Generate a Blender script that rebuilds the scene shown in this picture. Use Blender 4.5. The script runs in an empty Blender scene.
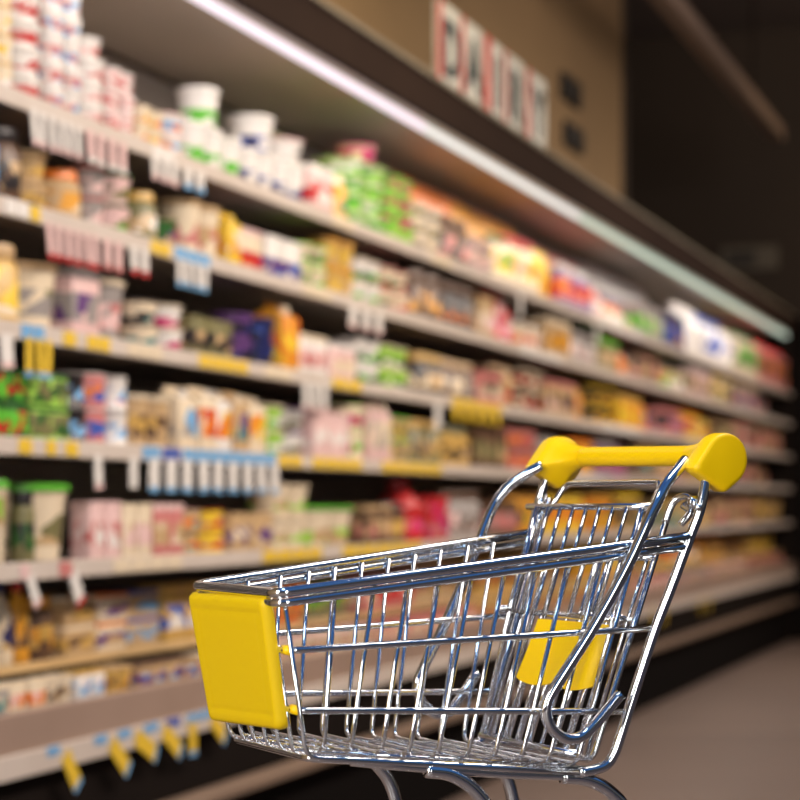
import bpy, bmesh, math, random
from mathutils import Vector, Matrix
random.seed(7)
scn = bpy.context.scene
COL = scn.collection
PI = math.pi

# ------------------------------------------------------------------ layout
F_PX, H = 2000.0, 1.15                  # focal length in px, camera height
TH = math.atan(680.0 / F_PX)            # angle between view axis and the aisle
CT, ST = math.cos(TH), math.sin(TH)
D = H * CT / 0.47                       # distance of the shelf fronts
WD = Vector((ST, CT, 0)); WN = Vector((-CT, ST, 0))
AISLE = PI / 2 - TH                     # rotation of things lined up with the aisle
def W(t, o, z):                         # along the aisle, into the case, height
    return WN * (D + o) + WD * t + Vector((0, 0, z))
K = D * F_PX / (CT * CT)
def T(x):                               # aisle station seen at photo column x
    return K / (1080.0 - x) - D * math.tan(TH)
def ZL(s):                              # height of a line with slope s
    return H + H * s / 0.47

# ------------------------------------------------------------------ materials
def principled(name, color, rough=0.5, metal=0.0, **kw):
    m = bpy.data.materials.new(name); m.use_nodes = True
    b = m.node_tree.nodes['Principled BSDF']
    b.inputs['Base Color'].default_value = (*color, 1)
    b.inputs['Roughness'].default_value = rough
    b.inputs['Metallic'].default_value = metal
    for k, v in kw.items():
        b.inputs[k.replace('_', ' ')].default_value = v
    return m
def noisy(name, c1, c2, scale=4.0, rough=0.6, bump=0.0, stretch=(1, 1, 1), metal=0.0):
    m = principled(name, c1, rough, metal); nt = m.node_tree; N = nt.nodes; L = nt.links
    tc = N.new('ShaderNodeTexCoord'); mp = N.new('ShaderNodeMapping'); mp.inputs['Scale'].default_value = stretch
    no = N.new('ShaderNodeTexNoise'); no.inputs['Scale'].default_value = scale; no.inputs['Detail'].default_value = 5
    mx = N.new('ShaderNodeMix'); mx.data_type = 'RGBA'
    mx.inputs[6].default_value = (*c1, 1); mx.inputs[7].default_value = (*c2, 1)
    L.new(tc.outputs['Object'], mp.inputs[0]); L.new(mp.outputs[0], no.inputs['Vector'])
    L.new(no.outputs['Fac'], mx.inputs[0]); L.new(mx.outputs[2], N['Principled BSDF'].inputs['Base Color'])
    if bump:
        bp = N.new('ShaderNodeBump'); bp.inputs['Strength'].default_value = bump
        L.new(no.outputs['Fac'], bp.inputs['Height']); L.new(bp.outputs[0], N['Principled BSDF'].inputs['Normal'])
    return m
def emission(name, color, strength):
    m = bpy.data.materials.new(name); m.use_nodes = True; nt = m.node_tree
    nt.nodes.remove(nt.nodes['Principled BSDF'])
    e = nt.nodes.new('ShaderNodeEmission'); e.inputs[0].default_value = (*color, 1); e.inputs[1].default_value = strength
    nt.links.new(e.outputs[0], nt.nodes['Material Output'].inputs[0])
    return m
def srgb(r, g, b):
    f = lambda c: (c / 255 / 12.92) if c / 255 <= 0.04045 else ((c / 255 + 0.055) / 1.055) ** 2.4
    return (f(r), f(g), f(b))

chrome = noisy('chrome_wire', (0.80, 0.83, 0.86), (0.88, 0.89, 0.90), 30, 0.09, 0, metal=1.0)
yellow = noisy('yellow_plastic', (0.95, 0.60, 0.0), (0.93, 0.57, 0.0), 6, 0.38)
yellow_flat = noisy('yellow_panel_plastic', (0.76, 0.50, 0.0), (0.72, 0.47, 0.0), 3, 0.5)
for m_ in (yellow, yellow_flat): m_.node_tree.nodes['Principled BSDF'].inputs['Specular IOR Level'].default_value = 0.35
rubber = principled('black_rubber', (0.02, 0.02, 0.02), 0.7)

C = dict(white=(226, 220, 214), cream=(222, 204, 176), pink=(222, 186, 182), tan=(190, 158, 116), brown=(96, 70, 52),
         dark=(38, 32, 34), black=(22, 20, 20), grey=(150, 142, 138), olive=(118, 112, 74), green=(92, 178, 52),
         lime=(160, 206, 84), forest=(44, 92, 40), yellow=(226, 188, 52), amber=(214, 150, 44), orange=(222, 120, 40),
         red=(188, 38, 40), magenta=(190, 34, 106), purple=(98, 62, 118), navy=(32, 38, 92), blue=(54, 84, 168),
         sky=(112, 166, 210), teal=(70, 130, 130), rose=(196, 120, 116), gold=(200, 160, 84))
LIN = {k: srgb(*v) for k, v in C.items()}
WORD = dict(forest='dark green', lime='light green', rose='dusty pink', sky='light blue', navy='navy blue', gold='golden', dark='charcoal', olive='olive green')
def wd(c): return WORD.get(c, c)
_pm = {}
def product_mat(base, band, accent, style):
    key = (base, band, accent, style)
    if key in _pm: return _pm[key]
    m = principled('%s_%s_packaging' % (base, band), LIN[base], 0.38); nt = m.node_tree; N = nt.nodes; L = nt.links
    tc = N.new('ShaderNodeTexCoord'); sp = N.new('ShaderNodeSeparateXYZ'); L.new(tc.outputs['Generated'], sp.inputs[0])
    z0, z1 = {'band': (0.22, 0.66), 'low': (0.06, 0.48), 'high': (0.5, 0.85), 'full': (0.12, 0.84)}[style]
    a = N.new('ShaderNodeMath'); a.operation = 'GREATER_THAN'; a.inputs[1].default_value = z0; L.new(sp.outputs[2], a.inputs[0])
    b = N.new('ShaderNodeMath'); b.operation = 'LESS_THAN'; b.inputs[1].default_value = z1; L.new(sp.outputs[2], b.inputs[0])
    ab = N.new('ShaderNodeMath'); ab.operation = 'MULTIPLY'; L.new(a.outputs[0], ab.inputs[0]); L.new(b.outputs[0], ab.inputs[1])
    # printed patches that interrupt the band
    no = N.new('ShaderNodeTexVoronoi'); no.inputs['Scale'].default_value = 3.2
    oi = N.new('ShaderNodeObjectInfo'); ad = N.new('ShaderNodeVectorMath'); ad.operation = 'ADD'
    L.new(tc.outputs['Generated'], ad.inputs[0]); L.new(oi.outputs['Random'], ad.inputs[1]); L.new(ad.outputs[0], no.inputs['Vector'])
    g = N.new('ShaderNodeSeparateColor'); L.new(no.outputs['Color'], g.inputs[0])
    gt = N.new('ShaderNodeMath'); gt.operation = 'GREATER_THAN'; gt.inputs[1].default_value = 0.3; L.new(g.outputs[0], gt.inputs[0])
    m1 = N.new('ShaderNodeMath'); m1.operation = 'MULTIPLY'; L.new(ab.outputs[0], m1.inputs[0]); L.new(gt.outputs[0], m1.inputs[1])
    g2 = N.new('ShaderNodeMath'); g2.operation = 'GREATER_THAN'; g2.inputs[1].default_value = 0.68; L.new(g.outputs[1], g2.inputs[0])
    m2 = N.new('ShaderNodeMath'); m2.operation = 'MULTIPLY'; L.new(g2.outputs[0], m2.inputs[0]); L.new(ab.outputs[0], m2.inputs[1])
    x1 = N.new('ShaderNodeMix'); x1.data_type = 'RGBA'; x1.inputs[6].default_value = (*LIN[base], 1); x1.inputs[7].default_value = (*LIN[band], 1)
    L.new(m1.outputs[0], x1.inputs[0])
    x2 = N.new('ShaderNodeMix'); x2.data_type = 'RGBA'; x2.inputs[7].default_value = (*LIN[accent], 1)
    L.new(x1.outputs[2], x2.inputs[6]); L.new(m2.outputs[0], x2.inputs[0])
    L.new(x2.outputs[2], N['Principled BSDF'].inputs['Base Color'])
    _pm[key] = m; return m
_lm = {}
def lid_mat(c):
    if c not in _lm: _lm[c] = principled('%s_lid_plastic' % c, LIN[c], 0.35)
    return _lm[c]

# ------------------------------------------------------------------ mesh helpers
def link(name, bm, mats, parent=None, smooth=False):
    me = bpy.data.meshes.new(name)
    bmesh.ops.recalc_face_normals(bm, faces=bm.faces)
    bm.to_mesh(me); bm.free()
    if smooth:
        for p in me.polygons: p.use_smooth = True
    for m in (mats if isinstance(mats, (list, tuple)) else [mats]): me.materials.append(m)
    o = bpy.data.objects.new(name, me); COL.objects.link(o)
    if parent: o.parent = parent
    return o
def soft(o, ang=0.6):
    me = o.data
    for p in me.polygons: p.use_smooth = True
    me.set_sharp_from_angle(angle=ang)
    return o
def tag(o, label, cat, group=None, kind=None):
    o['label'] = label; o['category'] = cat
    if group: o['group'] = group
    if kind: o['kind'] = kind
    return o
def empty(name, loc, rz=0):
    o = bpy.data.objects.new(name, None); o.empty_display_size = 0.05; COL.objects.link(o)
    o.location = loc; o.rotation_euler = (0, 0, rz); return o
def box(bm, x0, x1, y0, y1, z0, z1, bev=0.0, mi=0, seg=2):
    r = bmesh.ops.create_cube(bm, size=1.0)
    vs = r['verts']
    for v in vs:
        v.co = Vector(((x0 + x1) / 2 + v.co.x * (x1 - x0), (y0 + y1) / 2 + v.co.y * (y1 - y0), (z0 + z1) / 2 + v.co.z * (z1 - z0)))
    fs = {f for v in vs for f in v.link_faces}
    for f in fs: f.material_index = mi
    if bev:
        es = list({e for v in vs for e in v.link_edges})
        bmesh.ops.bevel(bm, geom=es, offset=bev, segments=seg, affect='EDGES', profile=0.5, material=-1)
    return vs
def smooth_path(pts, n=6, closed=False):
    pts = [Vector(p) for p in pts]
    if len(pts) < 3: return pts
    out = []
    m = len(pts)
    for i in range(m if closed else m - 1):
        if closed: p0, p1, p2, p3 = pts[i - 1], pts[i], pts[(i + 1) % m], pts[(i + 2) % m]
        else:
            p1, p2 = pts[i], pts[i + 1]
            p0 = pts[i - 1] if i else p1 * 2 - p2
            p3 = pts[i + 2] if i + 2 < m else p2 * 2 - p1
        for k in range(n):
            t = k / n
            out.append(0.5 * ((2 * p1) + (p2 - p0) * t + (2 * p0 - 5 * p1 + 4 * p2 - p3) * t * t + (3 * p1 - p0 - 3 * p2 + p3) * t ** 3))
    if not closed: out.append(pts[-1])
    return out
def round_path(pts, r, n=5):
    """polyline with its corners rounded by radius r"""
    pts = [Vector(p) for p in pts]; out = [pts[0]]
    for i in range(1, len(pts) - 1):
        a, b, c = pts[i - 1], pts[i], pts[i + 1]
        rr = min(r, (a - b).length * 0.45, (c - b).length * 0.45)
        p, q = b + (a - b).normalized() * rr, b + (c - b).normalized() * rr
        for k in range(n + 1):
            t = k / n
            out.append(p * (1 - t) ** 2 + b * 2 * t * (1 - t) + q * t * t)
    out.append(pts[-1]); return out
def tube(bm, path, r, seg=10, closed=False):
    path = [Vector(p) for p in path]
    if isinstance(r, (int, float)): r = [r] * len(path)
    n = len(path); tang = []
    for i in range(n):
        a = path[i - 1] if (i or closed) else path[i]
        b = path[(i + 1) % n] if (i < n - 1 or closed) else path[i]
        tang.append((b - a).normalized())
    ref = Vector((0, 0, 1)) if abs(tang[0].z) < 0.9 else Vector((1, 0, 0))
    nrm = (ref - tang[0] * ref.dot(tang[0])).normalized()
    rings = []
    for i in range(n):
        nrm = (nrm - tang[i] * nrm.dot(tang[i])).normalized()
        bn = tang[i].cross(nrm)
        rings.append([bm.verts.new(path[i] + (nrm * math.cos(2 * PI * k / seg) + bn * math.sin(2 * PI * k / seg)) * r[i]) for k in range(seg)])
    for i in range(n if closed else n - 1):
        A, B = rings[i], rings[(i + 1) % n]
        for k in range(seg): bm.faces.new((A[k], A[(k + 1) % seg], B[(k + 1) % seg], B[k]))
    if not closed:
        bm.faces.new(rings[0][::-1]); bm.faces.new(rings[-1])
def lathe(bm, prof, seg=20, mi=0, sx=1.0, sy=1.0):
    """prof: list of (radius, z, material)"""
    rings = []
    for p in prof:
        r, z = p[0], p[1]
        rings.append([bm.verts.new((r * math.cos(2 * PI * k / seg) * sx, r * math.sin(2 * PI * k / seg) * sy, z)) for k in range(seg)])
    for i in range(len(prof) - 1):
        for k in range(seg):
            f = bm.faces.new((rings[i][k], rings[i][(k + 1) % seg], rings[i + 1][(k + 1) % seg], rings[i + 1][k]))
            f.material_index = prof[i][2] if len(prof[i]) > 2 else mi
    f = bm.faces.new(rings[0][::-1]); f.material_index = mi
    f = bm.faces.new(rings[-1]); f.material_index = prof[-1][2] if len(prof[-1]) > 2 else mi

# ================================================================== THE CART
YAW = 0.492152
CX, CY = 0.2809, 2.3892
cart = empty('shopping_cart', (CX, CY, 0.0), PI + YAW)
tag(cart, 'chrome wire shopping cart with yellow handle and yellow front panel', 'shopping cart')
def P(u, v, w): return Vector((u, v, w + H))
def hv(u, w): return 0.17398 - 0.1058 * u + 0.0882 * w
def wb(u): return -0.2575 - 0.098 * (0.485 - u)
def w_rim(u): return -0.0349 - (u - 0.0416) * 0.1158
def u_rear(w): return 0.0299 - 0.354 * w
def u_front(w): return 0.5322 + 0.1809 * w
def part(name, paths, r, seg=10, parent=cart, mat=chrome, closed=False):
    bm = bmesh.new()
    for p in paths: tube(bm, p, r, seg, closed)
    return link(name, bm, mat, parent, smooth=True)

# handle ------------------------------------------------------------
HB = (0.000, 0.0565)
def dwh(v): return 0.0015 - 0.0182 * v
bm = bmesh.new()
tube(bm, [P(HB[0], v, HB[1] + dwh(v)) for v in (-0.135, -0.1, -0.05, 0, 0.05, 0.1, 0.135)], 0.0120, 20)
link('handle_grip', bm, yellow, cart, True)
def bracket_outline(n=40):
    """rounded cap with two straight flanks closing on the flat tube seat"""
    c = Vector((0.0005, 0.0525)); R = 0.0300
    pts = [c + Vector((math.cos(a), math.sin(a))) * R for a in [2 * PI * k / 60 for k in range(60)]]
    pts += [Vector((0.0455, 0.0435)), Vector((0.0440, 0.0395)), Vector((0.0035, 0.0160)), Vector((-0.0010, 0.0165))]
    pts.sort(key=lambda p: (p.x, p.y))
    def half(ps):
        h = []
        for p in ps:
            while len(h) > 1 and (h[-1] - h[-2]).cross(p - h[-2]) <= 0: h.pop()
            h.append(p)
        return h
    lo, up = half(pts), half(pts[::-1])
    hull = lo[:-1] + up[:-1]
    # resample by angle about the bar centre so that slices can blend to a circle
    o = Vector(HB); out = []
    for k in range(n):
        a = 2 * PI * k / n; d = Vector((math.cos(a), math.sin(a))); best = 0
        for i in range(len(hull)):
            p, q = hull[i], hull[(i + 1) % len(hull)]; e = q - p
            den = d.cross(e)
            if abs(den) < 1e-12: continue
            s = (p - o).cross(e) / den; t = (p - o).cross(d) / den
            if s > 0 and -1e-6 <= t <= 1 + 1e-6: best = max(best, s)
        out.append(best)
    return out
BO = bracket_outline(64)
for s in (1, -1):
    bm = bmesh.new(); rings = []
    sl = [(0.1800, 0.80, 1), (0.1795, 0.90, 1), (0.1775, 0.965, 1), (0.1740, 1.0, 1), (0.1610, 1.0, 1), (0.1560, 0.96, 1), (0.1500, 0.84, 0.95),
          (0.1420, 0.80, 0.62), (0.1330, 0.95, 0.28), (0.1220, 1.0, 0.08), (0.1100, 1.0, 0.0)]
    for v, sc, bl in sl:
        ring = []
        for k, rad in enumerate(BO):
            a = 2 * PI * k / len(BO)
            r = bl * rad * sc + (1 - bl) * 0.0125
            ring.append(bm.verts.new(P(HB[0] + math.cos(a) * r, s * v, HB[1] + dwh(s * v) + math.sin(a) * r)))
        rings.append(ring)
    n = len(BO)
    for A, B in zip(rings, rings[1:]):
        for k in range(n): bm.faces.new((A[k], A[(k + 1) % n], B[(k + 1) % n], B[k]))
    bm.faces.new(rings[0]); bm.faces.new(rings[-1])
    soft(link('handle_bracket', bm, yellow, cart, True), 0.7)

# rear posts --------------------------------------------------------
for s in (1, -1):
    pts = [(0.012, 0.050), (0.0205, 0.030), (0.0315, -0.0056), (0.0423, -0.0356), (0.0615, -0.0888), (0.0800, -0.1374), (0.0962, -0.1882),
           (0.1085, -0.2279), (0.1178, -0.2590), (0.1235, -0.2750), (0.1350, -0.2885), (0.165, -0.2940)]
    path = smooth_path([P(u, s * (hv(u, w) if i > 1 else 0.168), w) for i, (u, w) in enumerate(pts)], 5)
    part('rear_post', [path], 0.0059, 14)
# bent side tubes with the curled lower end ---------------------------
for s in (1, -1):
    pts = [(0.037, 0.050), (0.0526, 0.0400), (0.0765, 0.0219), (0.0960, -0.0055), (0.1290, -0.0700), (0.1682, -0.1379), (0.2080, -0.1980),
           (0.2165, -0.2150), (0.2165, -0.2290), (0.2080, -0.2430), (0.1920, -0.2535), (0.1760, -0.2535), (0.1640, -0.2460), (0.1473, -0.2290), (0.1277, -0.2072)]
    path = smooth_path([P(u, s * (hv(u, w) + (0.013 if i > 3 else (-0.024, -0.013, 0.000, 0.009)[i])), w) for i, (u, w) in enumerate(pts)], 6)
    part('side_tube', [path], 0.0064, 14)

# basket ------------------------------------------------------------
Rw = 0.0027
def rim_path(dz, r=0.016, inset=0.0):
    pts = []
    ue = 0.5205
    for u in (0.043, 0.16, 0.30, 0.42): pts.append((u, hv(u, w_rim(u)) - inset, w_rim(u) - dz))
    uc = ue - inset * 2
    pts.append((uc, hv(uc, w_rim(uc)) - inset, w_rim(uc) - dz))
    pts.append((uc, 0.0, w_rim(uc) - dz))
    full = pts + [(u, -v, w) for u, v, w in pts[:-1]][::-1]
    return round_path([P(*p) for p in full], r, 6)
def belt(uF, wF, uR, wR, inset=0.0036):
    pts = []
    for k in range(5):
        t = k / 4; u = uR + (uF - uR) * t; w = wR + (wF - wR) * t
        pts.append((u, hv(u, w) - inset, w))
    pts.append((uF + 0.001, 0, wF))
    full = pts + [(u, -v, w) for u, v, w in pts[:-1]][::-1]
    return round_path([P(*p) for p in full], 0.012, 5)
bm = bmesh.new()
ends = [(0.478, 0.098), (0.40, None), (0.28, None), (0.165, None)]
pts = [(u, (hv(u, wb(u)) - 0.004), wb(u) - 0.0050) for u, _ in ends]
full = [(u, v, w) for u, v, w in pts][::-1] + [(u, -v, w) for u, v, w in pts]
tube(bm, round_path([P(*p) for p in full], 0.012, 5), 0.0042, 10)
tube(bm, [P(0.165, -0.128, wb(0.165) - 0.005), P(0.165, 0.128, wb(0.165) - 0.005)], 0.0036, 10)
tube(bm, [P(0.31, -0.112, wb(0.31) - 0.006), P(0.31, 0.112, wb(0.31) - 0.006)], 0.0036, 10)
basket = link('basket', bm, chrome, cart, True)
part('upper_rim', [rim_path(0.0)], 0.0057, 12, basket)
part('lower_rim', [rim_path(0.0108, inset=0.0008)], 0.0046, 12, basket)
part('side_rail', [belt(u_front(-0.1487) - 0.001, -0.1500, 0.0800, -0.1366)], 0.0037, 10, basket)
part('side_rail', [belt(u_front(-0.2112) - 0.001, -0.2125, 0.1080, -0.2290)], 0.0037, 10, basket)
UT = [0.455, 0.412, 0.374, 0.338, 0.300, 0.262, 0.224, 0.186, 0.145, 0.105]
UB = [0.461, 0.431, 0.396, 0.365, 0.332, 0.297, 0.265, 0.233, 0.200, 0.165]
for ut, ub in zip(UT, UB):
    wt = w_rim(ut) - 0.004; wl = wb(ub) + 0.004
    a = P(ut, hv(ut, wt) - 0.006, wt); b = P(ub, hv(ub, wl) - 0.006, wl)
    a2 = Vector((a.x, -a.y, a.z)); b2 = Vector((b.x, -b.y, b.z))
    part('side_wire', [round_path([a, b, b2, a2], 0.014, 6)], Rw, 8, basket)
for k in range(7):
    f = (k - 3) / 3.0
    vt, vb, vr = f * 0.1090, f * 0.0985, f * 0.125
    wt = w_rim(0.52) - 0.006
    a = P(u_front(wt) - 0.003, vt, wt); b = P(u_front(-0.262) - 0.003, vb, -0.2625); c = P(0.152, vr, wb(0.152) - 0.0005)
    part('front_wire', [round_path([a, b, c], 0.016, 7)], Rw, 8, basket)
for f in (-0.83, -0.5, -0.17, 0.17, 0.5, 0.83):
    part('bottom_wire', [[P(0.476, f * 0.0985, wb(0.476) + 0.001), P(0.152, f * 0.125, wb(0.152) - 0.0005)]], 0.0022, 8, basket)

# yellow front panel ------------------------------------------------
def panel_grid(bm, quad, n, thick, edge, inner):
    """quad corners TL,TR,BR,BL (outside face); pillow-edged plate with a sunk field"""
    TL, TR, BR, BL = [Vector(q) for q in quad]; nx, ny = 40, 56
    out = (TR - TL).cross(BL - TL).normalized()
    if out.dot(Vector(n)) < 0: out = -out
    Wd, Hd = (TR - TL).length, (BL - TL).length
    rc = 0.010
    def co(i, j, front):
        s, t = i / nx, j / ny
        # rounded corners: pull the boundary inwards
        x, y = s * Wd, t * Hd
        dx = max(rc - x, x - (Wd - rc), 0); dy = max(rc - y, y - (Hd - rc), 0)
        if dx > 0 and dy > 0:
            m = max(dx, dy); l = math.hypot(dx, dy); k = m / l
            cx = rc if x < Wd / 2 else Wd - rc; cy = rc if y < Hd / 2 else Hd - rc
            x = cx + (x - cx) * k; y = cy + (y - cy) * k
        s, t = x / Wd, y / Hd
        p = TL * (1 - s) * (1 - t) + TR * s * (1 - t) + BR * s * t + BL * (1 - s) * t
        e = min(i / nx * Wd, (1 - i / nx) * Wd, j / ny * Hd, (1 - j / ny) * Hd)
        h = thick
        if e < edge: h = thick * (0.45 + 0.55 * math.sqrt(max(0, 1 - (1 - e / edge) ** 2)))
        elif inner[0] < e < inner[1]: h = thick - 0.0012 * math.sin(PI * (e - inner[0]) / (inner[1] - inner[0]))
        elif e >= inner[1]: h = thick - 0.0006
        return p + out * (h if front else 0)
    Fv = [[bm.verts.new(co(i, j, True)) for i in range(nx + 1)] for j in range(ny + 1)]
    Bv = [[bm.verts.new(co(i, j, False)) for i in range(nx + 1)] for j in range(ny + 1)]
    for j in range(ny):
        for i in range(nx):
            bm.faces.new((Fv[j][i], Fv[j][i + 1], Fv[j + 1][i + 1], Fv[j + 1][i]))
            bm.faces.new((Bv[j][i], Bv[j + 1][i], Bv[j + 1][i + 1], Bv[j][i + 1]))
    for i in range(nx):
        bm.faces.new((Fv[0][i], Bv[0][i], Bv[0][i + 1], Fv[0][i + 1])); bm.faces.new((Fv[ny][i], Fv[ny][i + 1], Bv[ny][i + 1], Bv[ny][i]))
    for j in range(ny):
        bm.faces.new((Fv[j][0], Fv[j + 1][0], Bv[j + 1][0], Bv[j][0])); bm.faces.new((Fv[j][nx], Bv[j][nx], Bv[j + 1][nx], Fv[j + 1][nx]))
bm = bmesh.new()
panel_grid(bm, [P(0.5160, -0.1210, -0.0965), P(0.5160, 0.0880, -0.0945), P(0.4915, 0.0750, -0.2345), P(0.4900, -0.1170, -0.2425)],
           (1, 0, 0), 0.0115, 0.008, (0.014, 0.021))
soft(link('front_panel', bm, yellow_flat, cart, True), 0.9)
for w_, u_ in ((-0.1500, 0.5040), (-0.2125, 0.4930)):
    for s in (1, -1):
        part('panel_clip', [[P(u_ - 0.002, s * (hv(u_, w_) - 0.020), w_), P(u_ - 0.001, s * (hv(u_, w_) - 0.004), w_)]], 0.0052, 10, cart, yellow)

# rear gate (the hinged back of the basket) ---------------------------
def RG(off, v, w): return P(u_rear(w) + off, v, w)
bm = bmesh.new()
tube(bm, round_path([RG(0.011, -0.128, -0.018), RG(0.011, -0.119, -0.2835), RG(0.011, 0.119, -0.2835), RG(0.011, 0.128, -0.018)], 0.014, 6), 0.0040, 10)
tube(bm, [RG(0.011, -0.130, -0.060), RG(0.011, 0.130, -0.060)], 0.0034, 10)
tube(bm, [RG(0.009, -0.123, -0.130), RG(0.009, 0.123, -0.130)], 0.0030, 10)
gate = link('rear_gate', bm, chrome, cart, True)
for s in (1, -1):
    # the hinge loop that hooks over the post
    pth = smooth_path([RG(0.011, s * 0.128, -0.020), RG(0.011, s * 0.130, 0.000), RG(0.008, s * 0.138, 0.009), RG(0.004, s * 0.150, 0.008), RG(0.002, s * 0.164, -0.001), RG(0.006, s * 0.176, -0.003)], 5)
    part('hinge', [pth, smooth_path([RG(0.006, s * 0.144, 0.000), RG(0.000, s * 0.154, -0.008), RG(0.004, s * 0.148, -0.022)], 5)], 0.0042, 10, gate)
    c = RG(0.003, s * 0.158, 0.003)
    part('hinge_collar', [[c + Vector((0, -0.006, 0)), c + Vector((0, 0.006, 0))]], 0.0074, 12, gate)
for k in range(10):
    v = -0.108 + 0.024 * k
    part('gate_wire', [[RG(0.012, v * 1.06, -0.060), RG(0.012, v * 1.02, -0.13), RG(0.012, v, -0.2835)]], 0.0024, 8, gate)

# child seat folded flat against the gate ------------------------------
bm = bmesh.new()
tube(bm, [RG(0.036, -0.136, -0.002), RG(0.036, 0.128, -0.002)], 0.0040, 10)
tube(bm, [RG(0.034, -0.118, -0.128), RG(0.034, 0.130, -0.128)], 0.0038, 10)
tube(bm, [RG(0.024, -0.105, -0.2775), RG(0.024, 0.112, -0.2775)], 0.0042, 10)
for vv in (-0.108, 0.114): tube(bm, [RG(0.036, vv, -0.002), RG(0.034, vv, -0.128), RG(0.024, vv * .95, -0.2775)], 0.0032, 10)
tube(bm, round_path([RG(0.034, -0.110, -0.045), RG(0.012, -0.101, 0.026), RG(0.012, 0.101, 0.026), RG(0.034, 0.110, -0.045)], 0.013, 6), 0.0037, 10)
seat = link('child_seat', bm, chrome, cart, True)
for k in range(9):
    v = -0.112 + 0.0278 * k
    part('seat_wire', [[RG(0.038, v, -0.002), RG(0.036, v * 0.97, -0.13)]], 0.0025, 8, seat)
for k in range(7):
    v = -0.084 + 0.0278 * k
    part('seat_wire', [[RG(0.020, v, -0.130), RG(0.022, v * 0.97, -0.2775)]], 0.0025, 8, seat)
for s in (1, -1):
    c = RG(0.034, s * 0.121, -0.128)
    part('seat_hinge', [[c + Vector((0.004 * math.cos(a), 0, 0.004 * math.sin(a))) for a in (0, 0.01)] if False else
                        [c + Vector((0, 0.0013 * k, 0)) + Vector((0.005 * math.cos(k * 1.1), 0, 0.005 * math.sin(k * 1.1))) for k in range(-9, 10)]], 0.0018, 8, seat)
# yellow flap: a plate with two rounded lower lobes and a turned side edge
bm = bmesh.new()
nx, ny = 36, 22
def flap(s, t):
    v = -0.034 + 0.138 * s + (-0.004 + 0.008 * s) * t
    lobe = 0.0075 * abs(math.sin(2 * PI * s)) ** 0.6
    w = -0.1345 - 0.0670 * t - lobe * t ** 3
    off = 0.034 - 0.006 * math.cos(PI * (s - 0.5)) + (0.004 * (t ** 2))
    return RG(off - 0.012 * max(0, s - 0.9) / 0.1, v, w)
A = [[bm.verts.new(flap(i / nx, j / ny) + Vector((0.004, 0, 0))) for i in range(nx + 1)] for j in range(ny + 1)]
B = [[bm.verts.new(flap(i / nx, j / ny) - Vector((0.0015, 0, 0))) for i in range(nx + 1)] for j in range(ny + 1)]
for j in range(ny):
    for i in range(nx):
        bm.faces.new((A[j][i], A[j][i + 1], A[j + 1][i + 1], A[j + 1][i])); bm.faces.new((B[j][i], B[j + 1][i], B[j + 1][i + 1], B[j][i + 1]))
for i in range(nx):
    bm.faces.new((A[0][i], B[0][i], B[0][i + 1], A[0][i + 1])); bm.faces.new((A[ny][i], A[ny][i + 1], B[ny][i + 1], B[ny][i]))
for j in range(ny):
    bm.faces.new((A[j][0], A[j + 1][0], B[j + 1][0], B[j][0])); bm.faces.new((A[j][nx], B[j][nx], B[j + 1][nx], A[j + 1][nx]))
soft(link('seat_flap', bm, yellow, seat, True), 0.8)

# chassis, legs and wheels ---------------------------------------------
ZB = 0.145 - H
bm = bmesh.new()
for s in (1, -1):
    tube(bm, smooth_path([P(0.430, s * 0.098, -0.2690), P(0.36, s * 0.106, -0.2785), P(0.25, s * 0.113, -0.2920), P(0.155, s * 0.120, -0.3000)], 5), 0.0052, 12)
tube(bm, [P(0.30, -0.11, -0.288), P(0.30, 0.11, -0.288)], 0.0045, 10)
link('chassis', bm, chrome, cart, True)
for s in (1, -1):
    part('leg', [smooth_path([P(0.345, s * 0.108, -0.2830), P(0.315, s * 0.110, -0.2890), P(0.286, s * 0.112, -0.3090), P(0.266, s * 0.113, -0.345),
                              P(0.245, s * 0.116, -0.45), P(0.235, s * 0.122, -0.66), P(0.205, s * 0.130, -0.86), P(0.22, s * 0.134, ZB + 0.04), P(0.27, s * 0.132, ZB), P(0.46, s * 0.110, ZB)], 6)], 0.0078, 14)
    part('leg', [smooth_path([P(0.180, s * 0.118, -0.2990), P(0.148, s * 0.120, -0.3040), P(0.118, s * 0.122, -0.3200), P(0.098, s * 0.124, -0.350),
                              P(0.075, s * 0.130, -0.46), P(0.040, s * 0.145, -0.70), P(0.012, s * 0.155, ZB + 0.05), P(0.03, s * 0.156, ZB), P(0.14, s * 0.146, ZB), P(0.27, s * 0.132, ZB)], 6)], 0.0078, 14)
bm = bmesh.new()
for u, v in ((0.46, 0.110), (0.27, 0.132), (0.06, 0.153)): tube(bm, [P(u, -v, ZB), P(u, v, ZB)], 0.006, 10)
for k in range(-3, 4): tube(bm, [P(0.46, k * 0.030, ZB + 0.006), P(0.06, k * 0.042, ZB + 0.006)], 0.003, 8)
link('lower_rack', bm, chrome, cart, True)
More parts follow.
